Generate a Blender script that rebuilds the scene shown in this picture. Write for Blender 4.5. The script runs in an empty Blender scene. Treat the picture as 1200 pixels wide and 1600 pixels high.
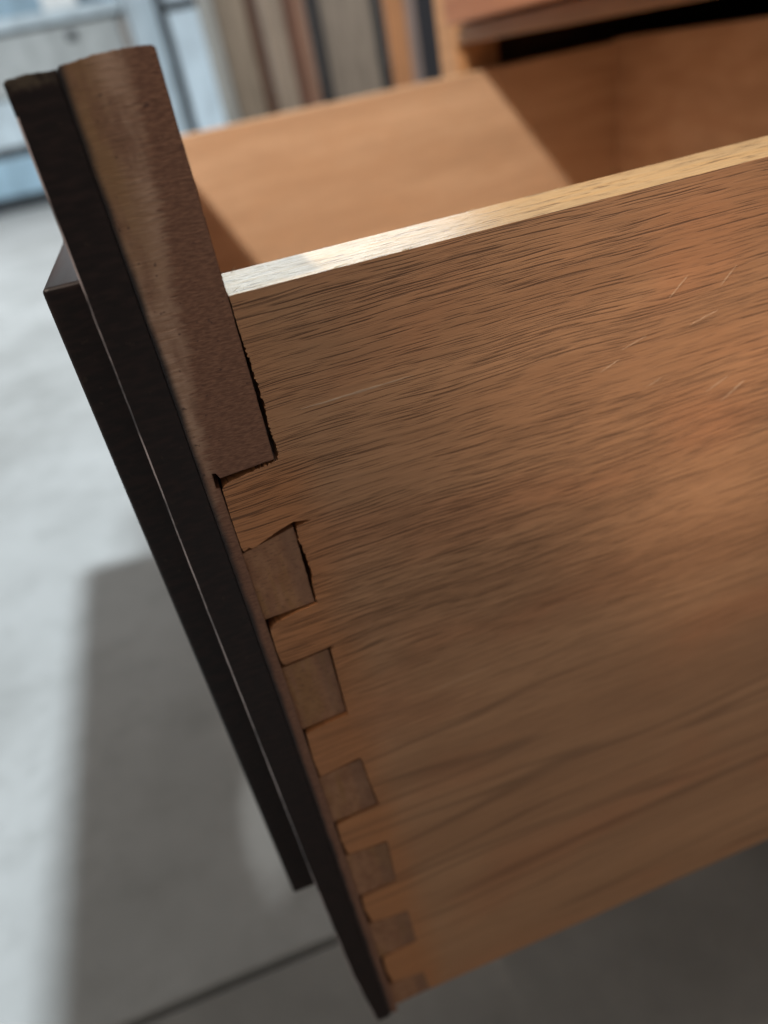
import bpy, bmesh, math, random
from mathutils import Vector, Matrix, noise as mnoise

random.seed(7)
sc = bpy.context.scene
C = sc.collection
MM = 0.001

# ------------------------------------------------------------------ camera
CAM = Vector((-7.32, -127.18, 29.34)) * MM
cd = bpy.data.cameras.new('camera')
cam = bpy.data.objects.new('camera', cd)
C.objects.link(cam)
RX = Vector((0.9380202503523967, -0.29932289078478497, -0.17471066647765637))
RY = Vector((-0.3018300301171045, -0.45775324397118605, -0.8362778249800504))
RZ = Vector((0.1703427217357259, 0.8371784604766749, -0.5197264496497841))
M = Matrix.Identity(4)
for i in range(3):
    M[i][0] = RX[i]; M[i][1] = -RY[i]; M[i][2] = -RZ[i]; M[i][3] = CAM[i]
cam.matrix_world = M
cd.sensor_fit = 'VERTICAL'
cd.sensor_height = 36.0
cd.sensor_width = 27.0
cd.lens = 1154.24 / 1600 * 36
cd.clip_start = 0.004
cd.clip_end = 200
cd.dof.use_dof = True
cd.dof.focus_distance = 0.134
cd.dof.aperture_fstop = 9.2
sc.camera = cam

# ------------------------------------------------------------------ world, lamps, exposure
w = bpy.data.worlds.new('World')
sc.world = w
w.use_nodes = True
bg = w.node_tree.nodes['Background']
bg.inputs[0].default_value = (1.0, 0.96, 0.90, 1)
bg.inputs[1].default_value = 0.28

def lamp(name, kind, loc, power, color, target=None, **kw):
    d = bpy.data.lights.new(name, kind)
    d.energy = power
    d.color = color
    for k, v in kw.items():
        setattr(d, k, v)
    o = bpy.data.objects.new(name, d)
    C.objects.link(o)
    o.location = Vector(loc) * MM
    if target is not None:
        o.rotation_euler = (Vector(target) - Vector(loc)).to_track_quat('-Z', 'Y').to_euler()
    return o

# warm workshop lamp over the drawer, from the left
lamp('warm_work_lamp', 'SPOT', (-520, -60, 1150), 150, (1.0, 0.87, 0.74), (230, 330, 20),
     spot_size=math.radians(34), spot_blend=0.25, shadow_soft_size=0.035)
# cool daylight coming over the chest of drawers from behind
lamp('cool_daylight_lamp', 'SPOT', (1230, 400, 3000), 640, (0.80, 0.92, 1.0), (-400, 800, -420),
     spot_size=math.radians(120), spot_blend=0.5, shadow_soft_size=0.12)
# added spots from the camera side, shaping the light band on the near side
for tgt, pw in (((66, 0, -2), 8), ((84, 0, -24), 10), ((102, 0, -46), 12), ((120, 0, -68), 13)):
    lamp('added_band_spot', 'SPOT', (420, -620, 520), pw, (1.0, 0.82, 0.64), tgt,
         spot_size=math.radians(6.0), spot_blend=1.0, shadow_soft_size=0.008)
# added cool area lamp far to the left, brightening the things behind
lamp('added_far_fill', 'AREA', (-1800, 2200, 1700), 80, (0.84, 0.93, 1.0), (-300, 5400, 0),
     size=1.6)
# added area lamp for daylight, high on the far side: glare on the sawn top edge, rim light on the front
lamp('added_glare_panel', 'AREA', (1000, 6600, 1450), 78, (0.82, 0.92, 1.0), (0, 0, 0),
     shape='RECTANGLE', size=3.0, size_y=1.3)

vs = sc.view_settings
vs.view_transform = 'Standard'
vs.look = 'None'
vs.exposure = 0
vs.gamma = 1
sc.render.engine = 'CYCLES'
sc.cycles.use_denoising = True
sc.cycles.max_bounces = 6

# ------------------------------------------------------------------ shader helpers
class G:
    def __init__(self, name):
        self.m = bpy.data.materials.new(name)
        self.m.use_nodes = True
        self.t = self.m.node_tree
        self.b = self.t.nodes['Principled BSDF']
    def n(self, typ, **kw):
        x = self.t.nodes.new(typ)
        for k, v in kw.items():
            setattr(x, k, v)
        return x
    def put(self, sock, v):
        if isinstance(v, bpy.types.NodeSocket):
            self.t.links.new(v, sock)
        elif isinstance(v, (tuple, list)) and sock.type == 'RGBA' and len(v) == 3:
            sock.default_value = (*v, 1)
        else:
            sock.default_value = v
    def math(self, op, a, b=0.0, c=None, clamp=False):
        x = self.n('ShaderNodeMath', operation=op, use_clamp=clamp)
        self.put(x.inputs[0], a); self.put(x.inputs[1], b)
        if c is not None: self.put(x.inputs[2], c)
        return x.outputs[0]
    def pos(self, off=(0, 0, 0)):
        """object position in millimetres, moved into the drawer's frame: x, y, z"""
        tc = self.n('ShaderNodeTexCoord')
        a = self.n('ShaderNodeVectorMath', operation='MULTIPLY_ADD')
        self.put(a.inputs[0], tc.outputs['Object'])
        a.inputs[1].default_value = (1000, 1000, 1000)
        a.inputs[2].default_value = off
        s = self.n('ShaderNodeSeparateXYZ')
        self.put(s.inputs[0], a.outputs[0])
        return s.outputs[0], s.outputs[1], s.outputs[2]
    def vec(self, x, y, z):
        v = self.n('ShaderNodeCombineXYZ')
        self.put(v.inputs[0], x); self.put(v.inputs[1], y); self.put(v.inputs[2], z)
        return v.outputs[0]
    def noise(self, v, sx, sy, sz, detail=2.0, rough=0.5, off=0.0):
        mp = self.n('ShaderNodeMapping')
        self.put(mp.inputs['Vector'], v)
        mp.inputs['Scale'].default_value = (sx, sy, sz)
        mp.inputs['Location'].default_value = (off, off * 1.7, off * 0.6)
        x = self.n('ShaderNodeTexNoise')
        self.put(x.inputs['Vector'], mp.outputs[0])
        x.inputs['Scale'].default_value = 1
        x.inputs['Detail'].default_value = detail
        x.inputs['Roughness'].default_value = rough
        return x.outputs['Fac']
    def rng(self, f, a, b, c=0.0, d=1.0):
        x = self.n('ShaderNodeMapRange', interpolation_type='SMOOTHSTEP')
        self.put(x.inputs[0], f)
        x.inputs[1].default_value = a; x.inputs[2].default_value = b
        x.inputs[3].default_value = c; x.inputs[4].default_value = d
        return x.outputs[0]
    def mix(self, a, b, f, mode='MIX'):
        x = self.n('ShaderNodeMix', data_type='RGBA', blend_type=mode)
        self.put(x.inputs[0], f); self.put(x.inputs[6], a); self.put(x.inputs[7], b)
        return x.outputs[2]
    def finish(self, col, rough=0.5, height=None, hmm=0.1, bevel=None, spec=0.5, strength=1.0):
        self.put(self.b.inputs['Base Color'], col)
        self.put(self.b.inputs['Roughness'], rough)
        self.b.inputs['Specular IOR Level'].default_value = spec
        nrm = None
        if bevel:
            bv = self.n('ShaderNodeBevel', samples=4)
            bv.inputs['Radius'].default_value = bevel * MM
            nrm = bv.outputs[0]
        if height is not None:
            bp = self.n('ShaderNodeBump')
            bp.inputs['Strength'].default_value = strength
            bp.inputs['Distance'].default_value = hmm * MM
            self.put(bp.inputs['Height'], height)
            if nrm is not None: self.put(bp.inputs['Normal'], nrm)
            nrm = bp.outputs[0]
        if nrm is not None: self.put(self.b.inputs['Normal'], nrm)
        return self.m

DB = (220, 310, -235)          # base of the drawer (millimetres)

def veneer(name, light, dark, red, pore, pore_amt=1.0, orange=None, rough=0.5):
    g = G(name)
    x, y, z = g.pos(DB)
    p0 = g.vec(x, y, z)
    warp = g.noise(p0, .011, .011, .018, 2)
    warp2 = g.noise(p0, .07, .05, .05, 1, off=3)
    zw = g.math('MULTIPLY_ADD', warp, 6.0, z)
    zw = g.math('MULTIPLY_ADD', warp2, 0.35, zw)
    p = g.vec(x, y, zw)
    broad = g.noise(p, .007, .02, .07, 3, off=5)
    patch = g.noise(p, .022, .03, .05, 2, off=11)
    fibre = g.noise(p, .06, .5, 3.2, 3, .6, off=2)
    bands = g.noise(p, .005, .05, .23, 2, .55, off=8)
    col = g.mix(dark, light, g.rng(broad, .30, .68))
    col = g.mix(col, red, g.math('MULTIPLY', g.rng(patch, .45, .72), .5))
    col = g.mix(col, dark, g.math('MULTIPLY', g.rng(bands, .56, .70), .5))
    if orange:
        near = g.math('MULTIPLY_ADD', g.noise(p0, .1, .1, .09, 3, off=21), 9.0, x)
        near2 = g.rng(near, 3.0, 15.0, 1.0, 0.0)
        low = g.rng(z, -36.0, -28.0, 1.0, 0.25)
        col = g.mix(col, orange, g.math('MULTIPLY', g.math('MULTIPLY', near2, low), .8))
    fb = g.rng(fibre, .25, .75, .86, 1.12)
    v = g.vec(fb, fb, fb)
    col = g.mix(col, v, 1.0, 'MULTIPLY')
    dens = g.noise(p, .013, .05, .09, 2, off=17)
    dl = g.rng(dens, .30, .62)
    lay = []
    for fz, fx, sd in ((1.25, .065, 3.1), (2.05, .09, 7.7), (3.1, .13, 12.3)):
        t = g.math('MULTIPLY_ADD', zw, fz, g.math('MULTIPLY', g.noise(p0, .05, .05, .3, 1, off=sd), 1.5))
        idx = g.math('FLOOR', t)
        fr = g.math('SUBTRACT', t, idx)
        wn = g.n('ShaderNodeTexWhiteNoise', noise_dimensions='1D')
        g.put(wn.inputs['W'], g.math('ADD', idx, sd))
        ctr = g.math('MULTIPLY_ADD', wn.outputs['Value'], .5, .25)
        # each line of pores starts and stops on its own along the board
        bk = g.noise(g.vec(g.math('MULTIPLY_ADD', wn.outputs['Value'], 800.0, x), g.math('MULTIPLY', idx, 3.7), 0.0), fx, .71, 1, 1.0, .5, off=sd)
        on = g.rng(g.math('MULTIPLY_ADD', dl, .12, bk), .53, .70)
        d = g.math('ABSOLUTE', g.math('SUBTRACT', fr, ctr))
        wid = g.math('MULTIPLY_ADD', on, .17, .03)
        ln = g.math('SUBTRACT', 1.0, g.math('DIVIDE', d, wid), clamp=True)
        lay.append(g.math('MULTIPLY', g.math('POWER', ln, .7), on))
    pm = g.math('MAXIMUM', lay[0], g.math('MAXIMUM', lay[1], g.math('MULTIPLY', lay[2], .8)))
    if orange:
        pm = g.math('MULTIPLY', pm, g.rng(z, -150.0, -60.0, .22, 1.0))
        # long soft growth lines low on the board
        gl = g.noise(p, .0045, .05, .085, 1, .5, off=26)
        gm = g.rng(g.math('ABSOLUTE', g.math('SUBTRACT', gl, .5)), .0, .035, 1.0, 0.0)
        col = g.mix(col, pore, g.math('MULTIPLY', gm, g.rng(z, -118.0, -85.0, .36, 0.0)))
    pm = g.math('MULTIPLY', pm, pore_amt, clamp=True)
    col = g.mix(col, pore, pm)
    h = g.math('MULTIPLY_ADD', fibre, .35, g.math('SUBTRACT', 1.0, pm))
    rg = g.math('MULTIPLY_ADD', pm, .25, rough)
    return g.finish(col, rg, h, .055, .22, spec=.4)

M_SIDE = veneer('oak_veneer_oiled', (.455, .232, .115), (.375, .183, .088), (.445, .184, .083),
                (.064, .027, .013), 1.0, orange=(.45, .175, .062))
M_INNER = veneer('drawer_lining_wood', (.58, .395, .258), (.475, .31, .195), (.51, .325, .198),
                 (.38, .23, .12), .2, rough=.45)

def raw_edge():
    g = G('raw_sawn_edge')
    x, y, z = g.pos(DB)
    p = g.vec(x, y, z)
    f1 = g.noise(p, .09, 1.6, 1.5, 4, .6)
    f2 = g.noise(p, .03, .5, .5, 2, off=4)
    f3 = g.noise(p, .16, 1.6, 1.2, 2, off=9)
    col = g.mix((.25, .182, .10), (.37, .29, .172), g.rng(f1, .3, .7))
    col = g.mix(col, (.36, .245, .115), g.math('MULTIPLY', g.rng(f2, .45, .7), .6))
    col = g.mix(col, (.10, .07, .045), g.math('MULTIPLY', g.rng(f3, .56, .68), .85))
    h = g.math('SUBTRACT', f1, g.rng(f3, .62, .74))
    rg = g.rng(f1, .3, .7, .42, .26)
    return g.finish(col, rg, h, .16, .2, spec=.6)
M_EDGE = raw_edge()
M_FAREDGE = veneer('far_side_sawn_edge', (.60, .43, .27), (.50, .35, .21), (.54, .36, .21), (.4, .26, .14), .2, rough=.75)

def end_grain():
    g = G('stained_front_end_grain')
    x, y, z = g.pos(DB)
    p = g.vec(x, y, z)
    fe = g.noise(p, .2, .3, 1.7, 4, .65)
    fine = g.noise(p, .7, .7, 3.2, 3, .6, off=3)
    big = g.noise(p, .12, .1, .06, 2, off=6)
    # lighter worn band whose ragged border drifts to the left going down
    xb = g.math('MULTIPLY_ADD', z, .125, -8.4)
    d = g.math('SUBTRACT', x, xb)
    d = g.math('MULTIPLY_ADD', g.math('SUBTRACT', fe, .5), 8.0, d)
    d = g.math('MULTIPLY_ADD', g.math('SUBTRACT', big, .5), 3.5, d)
    light = g.rng(d, -1.2, 1.2, 1.0, 0.0)
    pt = g.noise(p, .22, .1, .075, 3, .6, off=19)
    light = g.math('MULTIPLY', light, g.rng(pt, .34, .58, .3, 1.0))
    base = g.mix((.14, .058, .033), (.255, .118, .068), g.rng(fine, .3, .72))
    lt = g.mix((.30, .165, .10), (.46, .28, .19), g.rng(fe, .3, .7))
    gold = g.math('MULTIPLY', g.rng(x, -11.5, -6.5, 1.0, 0.0), g.rng(z, -6.0, 22.0))
    lt = g.mix(lt, (.25, .125, .05), g.math('MULTIPLY', gold, .85))
    col = g.mix(base, lt, light)
    sp = g.noise(p, .9, .9, 1.2, 1, off=31)
    col = g.mix(col, (.06, .025, .02), g.math('MULTIPLY', g.rng(sp, .70, .78), .7))
    # black lacquer that ran over from the face board
    bl = g.math('MULTIPLY_ADD', g.math('SUBTRACT', g.noise(p, .3, .3, .12, 3, off=12), .5), 1.2, x)
    col = g.mix(col, (.02, .014, .014), g.rng(bl, -14.0, -12.4, 1.0, 0.0))
    h = g.math('MULTIPLY_ADD', fine, .5, fe)
    return g.finish(col, .55, h, .12, .35, spec=.35)
M_END = end_grain()

def pin_wood():
    g = G('pin_end_grain')
    x, y, z = g.pos(DB)
    p = g.vec(x, y, z)
    a = g.noise(p, .35, .3, .22, 3)
    b = g.noise(p, .8, .8, 2.6, 3, .6, off=5)
    c = g.noise(p, .45, .2, .05, 2, off=9)
    col = g.mix((.27, .12, .06), (.365, .175, .09), g.rng(a, .3, .7))
    col = g.mix(col, (.31, .15, .055), g.math('MULTIPLY', g.rng(c, .5, .68), .6))
    col = g.mix(col, (.12, .052, .03), g.math('MULTIPLY', g.rng(b, .50, .70), .6))
    col = g.mix(col, (.17, .09, .06), g.rng(x, -4.2, -2.2, 0.0, .4))
    return g.finish(col, .6, g.math('ADD', a, b), .12, .25, spec=.3)
M_PIN = pin_wood()

def lacquer():
    g = G('black_brown_lacquer')
    x, y, z = g.pos(DB)
    p = g.vec(x, y, z)
    a = g.noise(p, .25, .02, .9, 3)
    b = g.noise(p, .5, .5, .5, 3, off=7)
    col = g.mix((.013, .0068, .0058), (.026, .013, .0105), g.rng(a, .35, .75))
    col = g.mix(col, (.05, .03, .02), g.math('MULTIPLY', g.rng(b, .66, .76), .5))
    # rubbed through near the top of the end
    t = g.math('MULTIPLY_ADD', g.math('SUBTRACT', b, .5), 9.0, z)
    col = g.mix(col, (.10, .07, .045), g.rng(t, 33.2, 36.5, 0, .8))
    return g.finish(col, g.math('MULTIPLY_ADD', a, .25, .3), a, .02, .5, spec=.22)
M_BLACK = lacquer()
def pale_arris():  # pale streaks at random along the outer edge of the face board
    g = G('pale_lacquer_arris')
    x, y, z = g.pos(DB)
    a = g.noise(g.vec(x, y, z), .4, .4, .07, 4, .65)
    return g.finish(g.mix((.03, .02, .02), (.42, .33, .31), g.rng(a, .36, .58)), .35, None)
M_ARRIS = pale_arris()

def plain_wood(name, c1, c2, rough=.45, axis='y', scale=1.0, spec=.45):
    g = G(name)
    x, y, z = g.pos()
    s = {'x': (.008, .12, .12), 'y': (.12, .008, .12), 'z': (.12, .12, .008)}[axis]
    p = g.vec(x, y, z)
    a = g.noise(p, *(v * scale for v in s), detail=4, rough=.6)
    b = g.noise(p, *(v * scale * 5 for v in s), detail=2, off=4)
    col = g.mix(c1, c2, g.rng(g.math('MULTIPLY_ADD', b, .35, g.math('MULTIPLY', a, .75)), .38, .72))
    return g.finish(col, rough, a, .12, .6, spec=spec)

M_RED = plain_wood('red_brown_lacquered_wood', (.25, .10, .048), (.33, .15, .075), .4)
M_CARC = plain_wood('carcass_wood', (.33, .175, .08), (.44, .245, .12), .5)
M_CARCIN = plain_wood('carcass_dark_inside', (.03, .015, .008), (.05, .026, .014), .7)  # near-black copy of the carcass wood, painting in the unlit inside

def concrete():
    g = G('concrete')
    x, y, z = g.pos()
    p = g.vec(x, y, z)
    a = g.noise(p, .006, .006, .006, 5, .6)
    b = g.noise(p, .05, .05, .05, 4, .65, off=3)
    c = g.noise(p, .0012, .0012, .0012, 3, off=8)
    col = g.mix((.34, .335, .32), (.47, .465, .45), g.rng(a, .3, .7))
    col = g.mix(col, (.30, .29, .275), g.math('MULTIPLY', g.rng(b, .45, .75), .5))
    col = g.mix(col, (.52, .52, .51), g.math('MULTIPLY', g.rng(c, .4, .65), .5))
    e = g.noise(p, .016, .02, .016, 4, .7, off=14)
    col = g.mix(col, (.22, .215, .20), g.math('MULTIPLY', g.rng(e, .46, .76), .28))
    col = g.mix(col, g.mix((.21, .20, .185), (.33, .315, .295), g.rng(a, .3, .7)), g.rng(y, 139.0, 145.0, .75, 0.0))  # darker slab tone before the joint, also painting in the shade under the drawer
    # pale soft patch: light leaking past the drawer, painted into the floor colour
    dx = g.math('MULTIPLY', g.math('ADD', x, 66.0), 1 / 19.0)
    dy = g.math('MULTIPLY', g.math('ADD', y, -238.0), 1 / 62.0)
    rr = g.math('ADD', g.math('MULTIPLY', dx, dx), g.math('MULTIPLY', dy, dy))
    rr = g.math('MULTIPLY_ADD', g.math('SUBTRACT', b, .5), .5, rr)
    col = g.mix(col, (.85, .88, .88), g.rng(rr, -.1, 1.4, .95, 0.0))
    return g.finish(col, .7, g.math('ADD', a, b), .8, None, spec=.3)
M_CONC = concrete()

def paint(name, c, rough=.4, var=.15):
    g = G(name)
    x, y, z = g.pos()
    p = g.vec(x, y, z)
    a = g.noise(p, .01, .01, .004, 4, .6)
    lo = tuple(v * (1 - var) for v in c); hi = tuple(min(1, v * (1 + var)) for v in c)
    return g.finish(g.mix(lo, hi, g.rng(a, .3, .7)), rough, a, .2, None)

# ------------------------------------------------------------------ mesh helpers (millimetres in, metres out)
def link(name, bm, mats, parent=None, base=None):
    me = bpy.data.meshes.new(name)
    if base is None:
        base = Vector(parent['base_mm']) if parent else Vector((0, 0, 0))
    for v in bm.verts:
        v.co = (v.co - Vector(base)) * MM
    bm.normal_update()
    bm.to_mesh(me); bm.free()
    for m in (mats if isinstance(mats, (list, tuple)) else [mats]):
        me.materials.append(m)
    o = bpy.data.objects.new(name, me)
    C.objects.link(o)
    if parent: 
        o.parent = parent
    else:
        o.location = Vector(base) * MM
    return o

BASES = {}
def thing(name, label, cat, base, group=None):
    o = bpy.data.objects.new(name, None)
    o.empty_display_size = .02
    C.objects.link(o)
    o.location = Vector(base) * MM
    o['label'] = label; o['category'] = cat
    if group: o['group'] = group
    BASES[o.name] = Vector(base)
    return o

def part(name, bm, mats, root, under=None):
    """a mesh in world millimetres, as a part of root (or a sub-part of under)"""
    b = BASES[root.name]
    o = link(name, bm, mats, None, b)
    o.location = (0, 0, 0)
    o.parent = under or root
    return o

def bx(x0, x1, y0, y1, z0, z1, bev=0.0, bm=None, seg=2):
    own = bmesh.new()
    bmesh.ops.create_cube(own, size=1)
    for v in own.verts:
        v.co = Vector(((x0 + x1) / 2 + v.co.x * (x1 - x0), (y0 + y1) / 2 + v.co.y * (y1 - y0),
                       (z0 + z1) / 2 + v.co.z * (z1 - z0)))
    if bev:
        bmesh.ops.bevel(own, geom=own.edges[:], offset=bev, segments=seg, profile=.6, affect='EDGES')
    if bm is None: return own
    me = bpy.data.meshes.new('tmp'); own.to_mesh(me); own.free()
    bm.from_mesh(me); bpy.data.meshes.remove(me)
    return bm

def jag(pts, step, amp, seed, freq=1.1):
    """subdivide a polyline and push its points about, for a torn or sawn edge"""
    out = []
    for (a, b) in zip(pts[:-1], pts[1:]):
        a = Vector((a[0], a[1])); b = Vector((b[0], b[1]))
        L = (b - a).length
        n = max(1, int(L / step))
        d = (b - a) / max(L, 1e-6); nr = Vector((-d.y, d.x))
        for i in range(n):
            q = a + (b - a) * (i / n)
            k = mnoise.noise(Vector((q.x * freq, q.y * freq, seed))) + .6 * mnoise.noise(Vector((q.x * freq * 3, q.y * freq * 3, seed + 5)))
            if i == 0: k *= .4
            q = q + nr * (k * amp)
            out.append((q.x, q.y))
    out.append(tuple(pts[-1]))
    return out

def prism(poly, y0, y1, bm=None, cap_back=True, side_mat=None):
    """outline in the x-z plane, drawn out along y; returns bmesh"""
    bm = bm or bmesh.new()
    f = [bm.verts.new((x, y0, z)) for x, z in poly]
    b = [bm.verts.new((x, y1, z)) for x, z in poly]
    ff = bm.faces.new(f)
    if cap_back: bm.faces.new(b[::-1])
    n = len(poly)
    for i in range(n):
        j = (i + 1) % n
        bm.faces.new((f[j], f[i], b[i], b[j]))
    bmesh.ops.recalc_face_normals(bm, faces=bm.faces[:])
    return bm

# ------------------------------------------------------------------ floor
def make_floor():
    bm = bmesh.new()
    z = -420.0
    prof = [(-20000, z), (137.2, z), (138.6, z - 1.2), (139.6, z - 9), (143.6, z - 9), (144.6, z - 1.2), (146, z), (30000, z)]
    xs = [-20000, 20000]
    rows = [[bm.verts.new((x, y, zz)) for y, zz in prof] for x in xs]
    for i in range(len(prof) - 1):
        bm.faces.new((rows[0][i], rows[1][i], rows[1][i + 1], rows[0][i + 1]))
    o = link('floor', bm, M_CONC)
    o['kind'] = 'structure'
make_floor()

# ------------------------------------------------------------------ chest of drawers the drawer slides out of
dr = thing('chest_of_drawers', 'brown wooden chest of drawers that the open drawer slides out of', 'dresser', (600, 300, -420))
for (y0, y1) in ((625, 668), (-66, -24)):
    part('post', bx(302, 345, y0, y1, -420, 579, 1.5), M_CARC, dr)
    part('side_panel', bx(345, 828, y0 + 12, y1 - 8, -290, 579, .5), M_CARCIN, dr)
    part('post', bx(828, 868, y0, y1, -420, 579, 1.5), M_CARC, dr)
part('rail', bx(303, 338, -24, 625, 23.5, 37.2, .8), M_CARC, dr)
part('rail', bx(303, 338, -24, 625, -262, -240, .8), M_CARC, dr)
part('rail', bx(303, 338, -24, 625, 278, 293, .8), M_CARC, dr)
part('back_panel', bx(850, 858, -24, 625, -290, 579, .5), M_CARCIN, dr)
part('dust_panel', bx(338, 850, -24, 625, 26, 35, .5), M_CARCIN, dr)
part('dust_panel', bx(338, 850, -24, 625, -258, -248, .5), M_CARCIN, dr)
part('unseen_upper_front', bx(300, 318, -22, 623, 293.5, 578, 1), M_CARC, dr)  # unseen front standing in for a second closed drawer
part('top', bx(270, 880, -90, 692, 579.5, 600, 3), M_CARC, dr)

ud = thing('upper_drawer', 'closed red-brown drawer front just above the open drawer', 'drawer', (294, 300, 39))
part('drawer_front', bx(286, 301.5, -20, 604, 39.2, 276, 2.2, seg=3), M_RED, ud)
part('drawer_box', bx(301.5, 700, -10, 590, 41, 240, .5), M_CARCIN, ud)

# ------------------------------------------------------------------ the open drawer
dw = thing('open_drawer', 'open wooden drawer with dark front and dovetailed corner, pulled out toward the left', 'drawer', DB)

# near side with its tails
left = [(.25, 0), (.28, -5), (.42, -9), (.75, -14), (.95, -18), (.85, -24), (1.0, -29), (.75, -31.5),
        (-4, -32.1), (-9.3, -32.9), (-10.9, -33.9),
        (-11.05, -40), (-11.05, -47.4), (-10.7, -48.5), (-9.6, -47.9), (-8.8, -48.6), (-7, -47.7), (-3, -46.2), (.2, -45.3),
        (3.9, -46.1), (.6, -46.6), (.3, -50), (.85, -54), (1.1, -58), (.5, -61), (.3, -66.3),
        (-5, -66.9), (-9.5, -67.9), (-10.8, -68.9), (-11.0, -75), (-10.7, -79.0), (-10.1, -79.5),
        (-5, -79.2), (1.3, -78.7), (.35, -79.7), (.2, -88), (.1, -100.3), (-5, -100.7), (-10.6, -101.6),
        (-11, -110), (-10.7, -117), (-5, -116.3), (-.2, -115.7), (.2, -116.6), (.6, -126), (1.3, -135),
        (-6, -135.4), (-10.6, -136.4), (-10.9, -143), (-10.2, -149.4), (-5, -149.9), (.6, -150.2), (.8, -151),
        (.2, -168.6), (-5, -169), (-10.5, -169.6), (-10.8, -176), (-9.9, -183), (-5, -183.8), (.9, -184.5),
        (1.1, -201.7), (-5, -202.1), (-10.2, -202.8), (-10.6, -210), (-9.7, -218), (-4, -219), (.4, -219.4), (1.1, -231)]
lj = jag(left[:3], .35, .12, 1.3, 1.6) + jag(left[2:9], .22, .34, 1.3, 2.6)[1:] + jag(left[8:21], .55, .10, 4.1)[1:] + jag(left[20:26], .22, .34, 2.2, 2.6)[1:] + jag(left[25:], .55, .10, 4.1)[1:]
top = jag([(476, 0), (150, 0)], 20, .05, 2) + jag([(150, 0), (.25, 0)], 1.4, .025, 9, .3)[1:-1]
bot = jag([(1.1, -231), (140, -231)], 2, .12, 6, .3) + [(476, -231)]
poly = lj + bot[1:] + top
bm = prism(poly, 0, 18.5)
for f in bm.faces:
    if f.normal.z > .6 and f.calc_center_median().z > -1: f.material_index = 1
    elif f.normal.y > .6: f.material_index = 2
side = part('near_side', bm, [M_SIDE, M_EDGE, M_INNER], dw)
side['label'] = 'oak drawer side with open pores and dovetail tails'

# splinters standing up from the sawn top edge
for (x, y, L, hgt, lean) in ((2.2, 2.0, 2.4, 1.0, .4), (.5, 12, 1.4, .8, -.3), (3.5, 17.5, 1.6, 1.2, .2), (52, 17.9, 2.5, .5, .3),
                             (71, 17.6, 2.0, .6, .5), (20, .4, 4.0, .25, .2), (33, .3, 5.0, .22, .3)):
    s = bmesh.new()
    a = s.verts.new((x - L * .5, y - .16, -.1)); b = s.verts.new((x - L * .5, y + .16, -.1))
    c2 = s.verts.new((x - L * .2, y, .2)); t = s.verts.new((x + L * .5, y + lean * .4, hgt))
    s.faces.new((a, b, t)); s.faces.new((a, c2, t)); s.faces.new((b, t, c2)); s.faces.new((a, b, c2))
    part('splinter', s, M_EDGE, dw, side)

# scratches in the oiled face: thin raised ridges of torn pale fibre
M_SCR = plain_wood('pale_torn_fibre', (.50, .31, .195), (.62, .43, .29), .5, 'x', 6)
M_SCR2 = plain_wood('faint_torn_fibre', (.44, .25, .14), (.54, .33, .2), .5, 'x', 6)
def scratch(x0, z0, x1, z1, wd, m, seed):
    s = bmesh.new()
    n = 14
    d = Vector((x1 - x0, z1 - z0)); L = d.length; d /= L; nr = Vector((-d.y, d.x))
    rows = []
    for i in range(n + 1):
        t = i / n
        q = Vector((x0, z0)) + d * L * t + nr * (.2 * wd * mnoise.noise(Vector((t * 7, seed, 0))))
        h = wd * (math.sin(math.pi * min(1, max(.02, t))) ** .6) * (.65 + .5 * mnoise.noise(Vector((t * 9, seed, 3)))) * .5
        u, lo = q + nr * h, q - nr * h
        rows.append((s.verts.new((u.x, -.004, u.y)), s.verts.new((q.x, -.03, q.y)), s.verts.new((lo.x, -.004, lo.y))))
    for a, b in zip(rows[:-1], rows[1:]):
        s.faces.new((a[0], a[1], b[1], b[0])); s.faces.new((a[1], a[2], b[2], b[1]))
    bmesh.ops.recalc_face_normals(s, faces=s.faces[:])
    part('scratch', s, m, dw, side)
scratch(7.2, -22.9, 30, -22.6, .6, M_SCR, 1)
for k, (x, z, L, a, wd) in enumerate(((85, -22, 5.5, 40, .3), (97, -22.5, 5, 42, .28), (74, -30, 6, 14, .25), (69, -33.5, 5, 20, .25),
        (95, -45.5, 6, 22, .35), (99, -49, 7, 30, .4), (113, -56, 7, 22, .4), (118, -47, 5, 30, .25),
        (90, -29, 7, 12, .2), (80, -40, 4, 18, .2))):
    c_, s_ = math.cos(math.radians(a)), math.sin(math.radians(a))
    scratch(x, z, x + L * c_, z + L * s_, wd, M_SCR, k + 3)
scratch(20, -103, 36, -101.5, .35, M_SCR2, 20)

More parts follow.
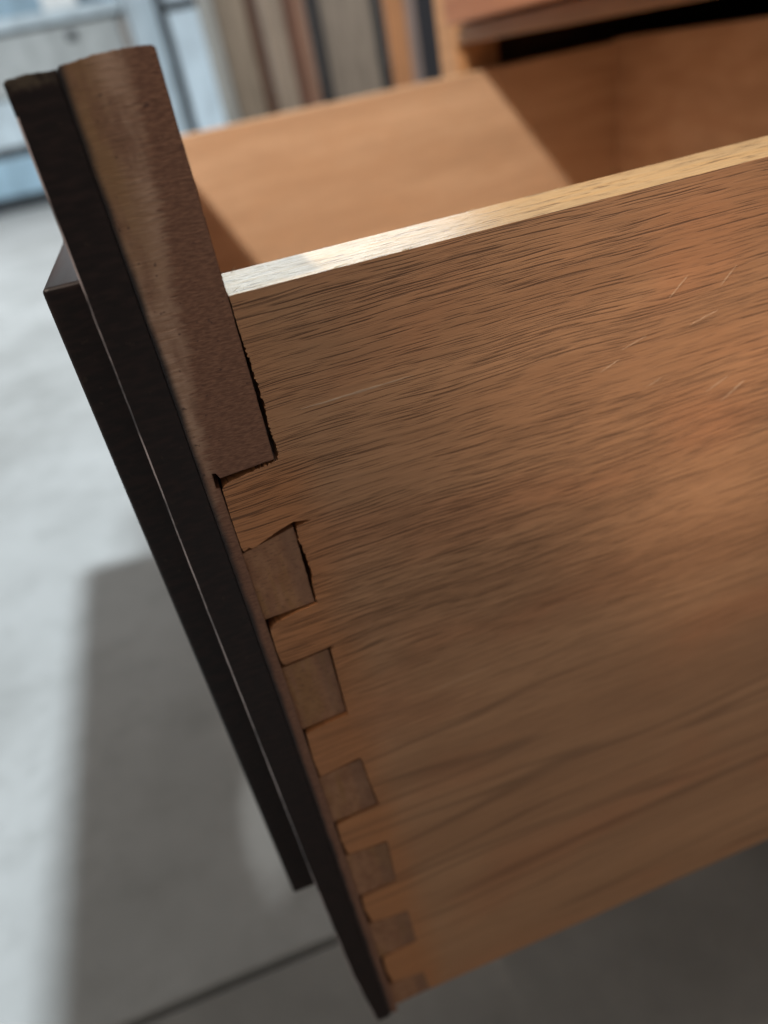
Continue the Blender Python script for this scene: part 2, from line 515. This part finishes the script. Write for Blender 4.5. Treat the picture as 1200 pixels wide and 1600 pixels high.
# front board: inner layer with end grain, pins, black face board, raised panel
FB = [(-14.0, 35.2), (-14.0, -235.0), (-11.2, -235.4)]
edge = jag([(-11.2, -235.4), (-11.2, -33.6), (-11.9, -33.4), (-11.8, -30.2), (-11.1, -30.4), (-10.6, -31.6), (0, -31.0), (0.05, 0), (0, 35.7)], .8, .06, 3.3)
topf = jag([(0, 35.7), (-.5, 36.1), (-4, 36.3), (-9, 36.2), (-13, 35.8), (-14, 35.5)], .5, .14, 7.7)
bm = prism(FB[1:2] + edge + topf[1:-1] + FB[:1], 0, 19.1, cap_back=False)
bx(-13.98, -.02, 18.9, 640, -231, 35.2, 0, bm)
fb = part('front_board', bm, M_END, dw)
pins = [((-11.3, -49.1), (-.1, -46.7), (-.15, -66.0), (-11.3, -66.3), .45),
        ((-11.3, -81.0), (-.2, -80.1), (-.25, -99.9), (-11.3, -100.5), .9),
        ((-11.3, -118), (-.3, -117.0), (.55, -134.5), (-11.3, -135.1), .45),
        ((-11.3, -150.4), (.2, -151.4), (-.25, -168.1), (-11.3, -168.6), .25),
        ((-11.3, -184), (.6, -185.5), (.75, -201.2), (-11.3, -201.8), .2),
        ((-11.3, -219.2), (.1, -220), (.6, -230.8), (-11.3, -231.2), .2)]
for k, (a, b, c2, d, rec) in enumerate(pins):
    e = (0, .1, .3, .45, .45, .45)[k]
    a, b, c2, d = (a[0], a[1] + e), (b[0] + e, b[1] + e), (c2[0] + e, c2[1] - e), (d[0], d[1] - e)
    poly = jag([a, d, c2, b, a], .7, .09, 11 + k)[:-1]
    part('dovetail_pin', prism(poly, rec, 18.85), M_PIN, dw, fb)

ffo = jag([(-21.4, 34.9), (-21.6, -60), (-21.3, -150), (-20.6, -205), (-18.6, -236)], 4, .06, 5) + \
      jag([(-18.6, -236), (-14.05, -236.2), (-14.05, 35.4)], 3, .03, 6)[1:] + \
      jag([(-14.05, 35.4), (-15, 35.3), (-18, 35.5), (-20.8, 35.3), (-21.4, 34.9)], .5, .18, 8)[1:-1]
bm = prism(ffo, -.12, 641)
ar = [e for e in bm.edges if all(abs(v.co.y + .12) < .01 and v.co.x < -18.2 and v.co.z < 34 for v in e.verts)]
nf = bmesh.ops.bevel(bm, geom=ar, offset=.32, segments=1, affect='EDGES')
for f in nf['faces']: f.material_index = 1
fc = part('face_board', bm, [M_BLACK, M_ARRIS], dw)
fc['label'] = 'black lacquered face of the drawer front'
part('raised_panel', bx(-29.7, -21.2, 15, 626, -178.5, 5.4, 1.1, seg=3), M_BLACK, dw)

# the rest of the box
bm = bx(-.0, 476, 600, 620, -231, 0, .4)
for f in bm.faces:
    if f.normal.z > .6: f.material_index = 1
part('far_side', bm, [M_INNER, M_FAREDGE], dw)
part('back_board', bx(453, 468, 18.7, 599.8, -226, 2.5, .4), M_INNER, dw)
part('bottom_board', bx(.2, 452.8, 18.7, 599.8, -222, -215, 0), M_INNER, dw)

# ------------------------------------------------------------------ blurred things behind
M_PBLUE = paint('pale_blue_paint', (.50, .57, .61))
M_BLUE = paint('mid_blue_paint', (.30, .43, .52))
M_GREIGE = paint('grey_beige_paint', (.40, .41, .40))
M_WHITE = paint('white_paint', (.85, .85, .83), var=.05)
M_DARK = paint('dark_metal_paint', (.03, .035, .04))
M_GLASS = paint('pale_blue_board', (.62, .72, .79))

wb = thing('painted_sideboard', 'large pale blue painted sideboard, blurred at the upper left', 'sideboard', (-700, 5700, -420))
part('plinth', bx(-1700, 130, 5540, 6000, -420, -345, 4), M_DARK, wb)
part('lower_drawer_front', bx(-1700, 140, 5505, 5530, -330, -118, 8), M_BLUE, wb)
part('carcass', bx(-1700, 150, 5530, 6000, -345, 520, 4), M_DARK, wb)
part('middle_drawer_front', bx(-1700, 140, 5505, 5530, -60, 190, 8), M_PBLUE, wb)
part('upper_drawer_front', bx(-1700, 140, 5505, 5530, 200, 505, 8), M_GREIGE, wb)
for kx in (-150, -900):
    part('knob', bx(kx - 30, kx + 30, 5478, 5505, 425, 470, 8), M_DARK, wb)
    part('knob', bx(kx - 30, kx + 30, 5478, 5505, 60, 100, 8), M_DARK, wb)
part('top', bx(-1740, 190, 5460, 6010, 522, 585, 8), M_PBLUE, wb)
part('back_board', bx(-1740, 190, 5950, 6000, 585, 900, 4), M_BLUE, wb)
o = link('white_box', bx(-260, -60, 5560, 5760, 586, 760, 6), M_WHITE, None, Vector((-160, 5660, 586)))
o['label'] = 'small bright white box on the blue sideboard'; o['category'] = 'box'
lk = thing('tall_locker', 'tall pale blue upright locker to the right of the sideboard', 'locker', (270, 5650, -420))
part('body', bx(200, 385, 5480, 5850, -420, 760, 6), M_PBLUE, lk)
part('door', bx(206, 379, 5462, 5479, -380, 740, 5), M_PBLUE, lk)
dp = thing('framed_door', 'dark framed door leaf with pale blue panes behind the drawer', 'door', (540, 5250, -420))
part('frame', bx(362, 415, 5230, 5270, -420, 760, 3), M_DARK, dp)
part('frame', bx(700, 740, 5230, 5270, -420, 760, 3), M_DARK, dp)
for z0 in (-420, 455):
    part('crossbar', bx(415.5, 699.5, 5232, 5268, z0, z0 + 45, 3), M_DARK, dp)
part('pane', bx(416, 640, 5244, 5256, -374, 454, 2), M_GLASS, dp)
part('pane', bx(416, 640, 5244, 5256, 501, 740, 2), M_GLASS, dp)

def xa(px):      # where a pixel column near the top of the picture meets the row of boards (y = 3000)
    return 413 + (px - 350) * 2.29 + max(0, px - 500) * .19
boards = [(322, 344, (.40, .42, .42), 'slim pale grey board beside the framed door'),
          (346, 392, (.29, .235, .18), 'mottled tan board, leftmost of the wide ones'),
          (393, 413, (.13, .06, .03), 'narrow dark brown board beside the mottled tan one'),
          (414, 449, (.36, .29, .23), 'grey beige board with dark brown neighbours'),
          (450, 466, (.16, .06, .03), 'narrow dark reddish board, between two pale ones'),
          (467, 487, (.38, .21, .14), 'slim pinkish brown board'),
          (488, 507, (.025, .02, .02), 'near black strip filling the dark gap left of the widest grey panel'),  # black strips put in for the dark gaps between boards
          (508, 586, (.30, .25, .205), 'widest grey panel among the standing boards'),
          (587, 604, (.02, .022, .026), 'black strip filling the dark gap left of the orange board'),
          (605, 636, (.60, .28, .12), 'bright orange wooden board'),
          (637, 654, (.36, .28, .26), 'slim grey pink board right of the orange one'),
          (655, 697, (.022, .02, .028), 'wide black strip filling the dark gap at the right end of the row'),
          (698, 735, (.30, .25, .09), 'yellowish board tucked behind the chest corner')]
for k, (a, b, c, lab) in enumerate(boards):
    x0, x1 = xa(a), xa(b + 1)
    bm = bx(x0 + 1, x1 - 1, 3000 + (k % 3) * 14, 3030 + (k % 3) * 14, -420, 330 + 25 * (k * 7 % 5), 3)
    m = plain_wood('board_or_gap_finish_%d' % k, (c[0] * .42, c[1] * .36, c[2] * .31), (c[0] * .68, c[1] * .59, c[2] * .52), .5, 'z', .5)
    base = Vector(((x0 + x1) / 2, 3015, -420))
    o = link('board_or_gap_strip', bm, m, None, base)
    o['label'] = lab; o['category'] = 'board'; o['group'] = 'boards and dark gap strips standing in a row behind the drawer'
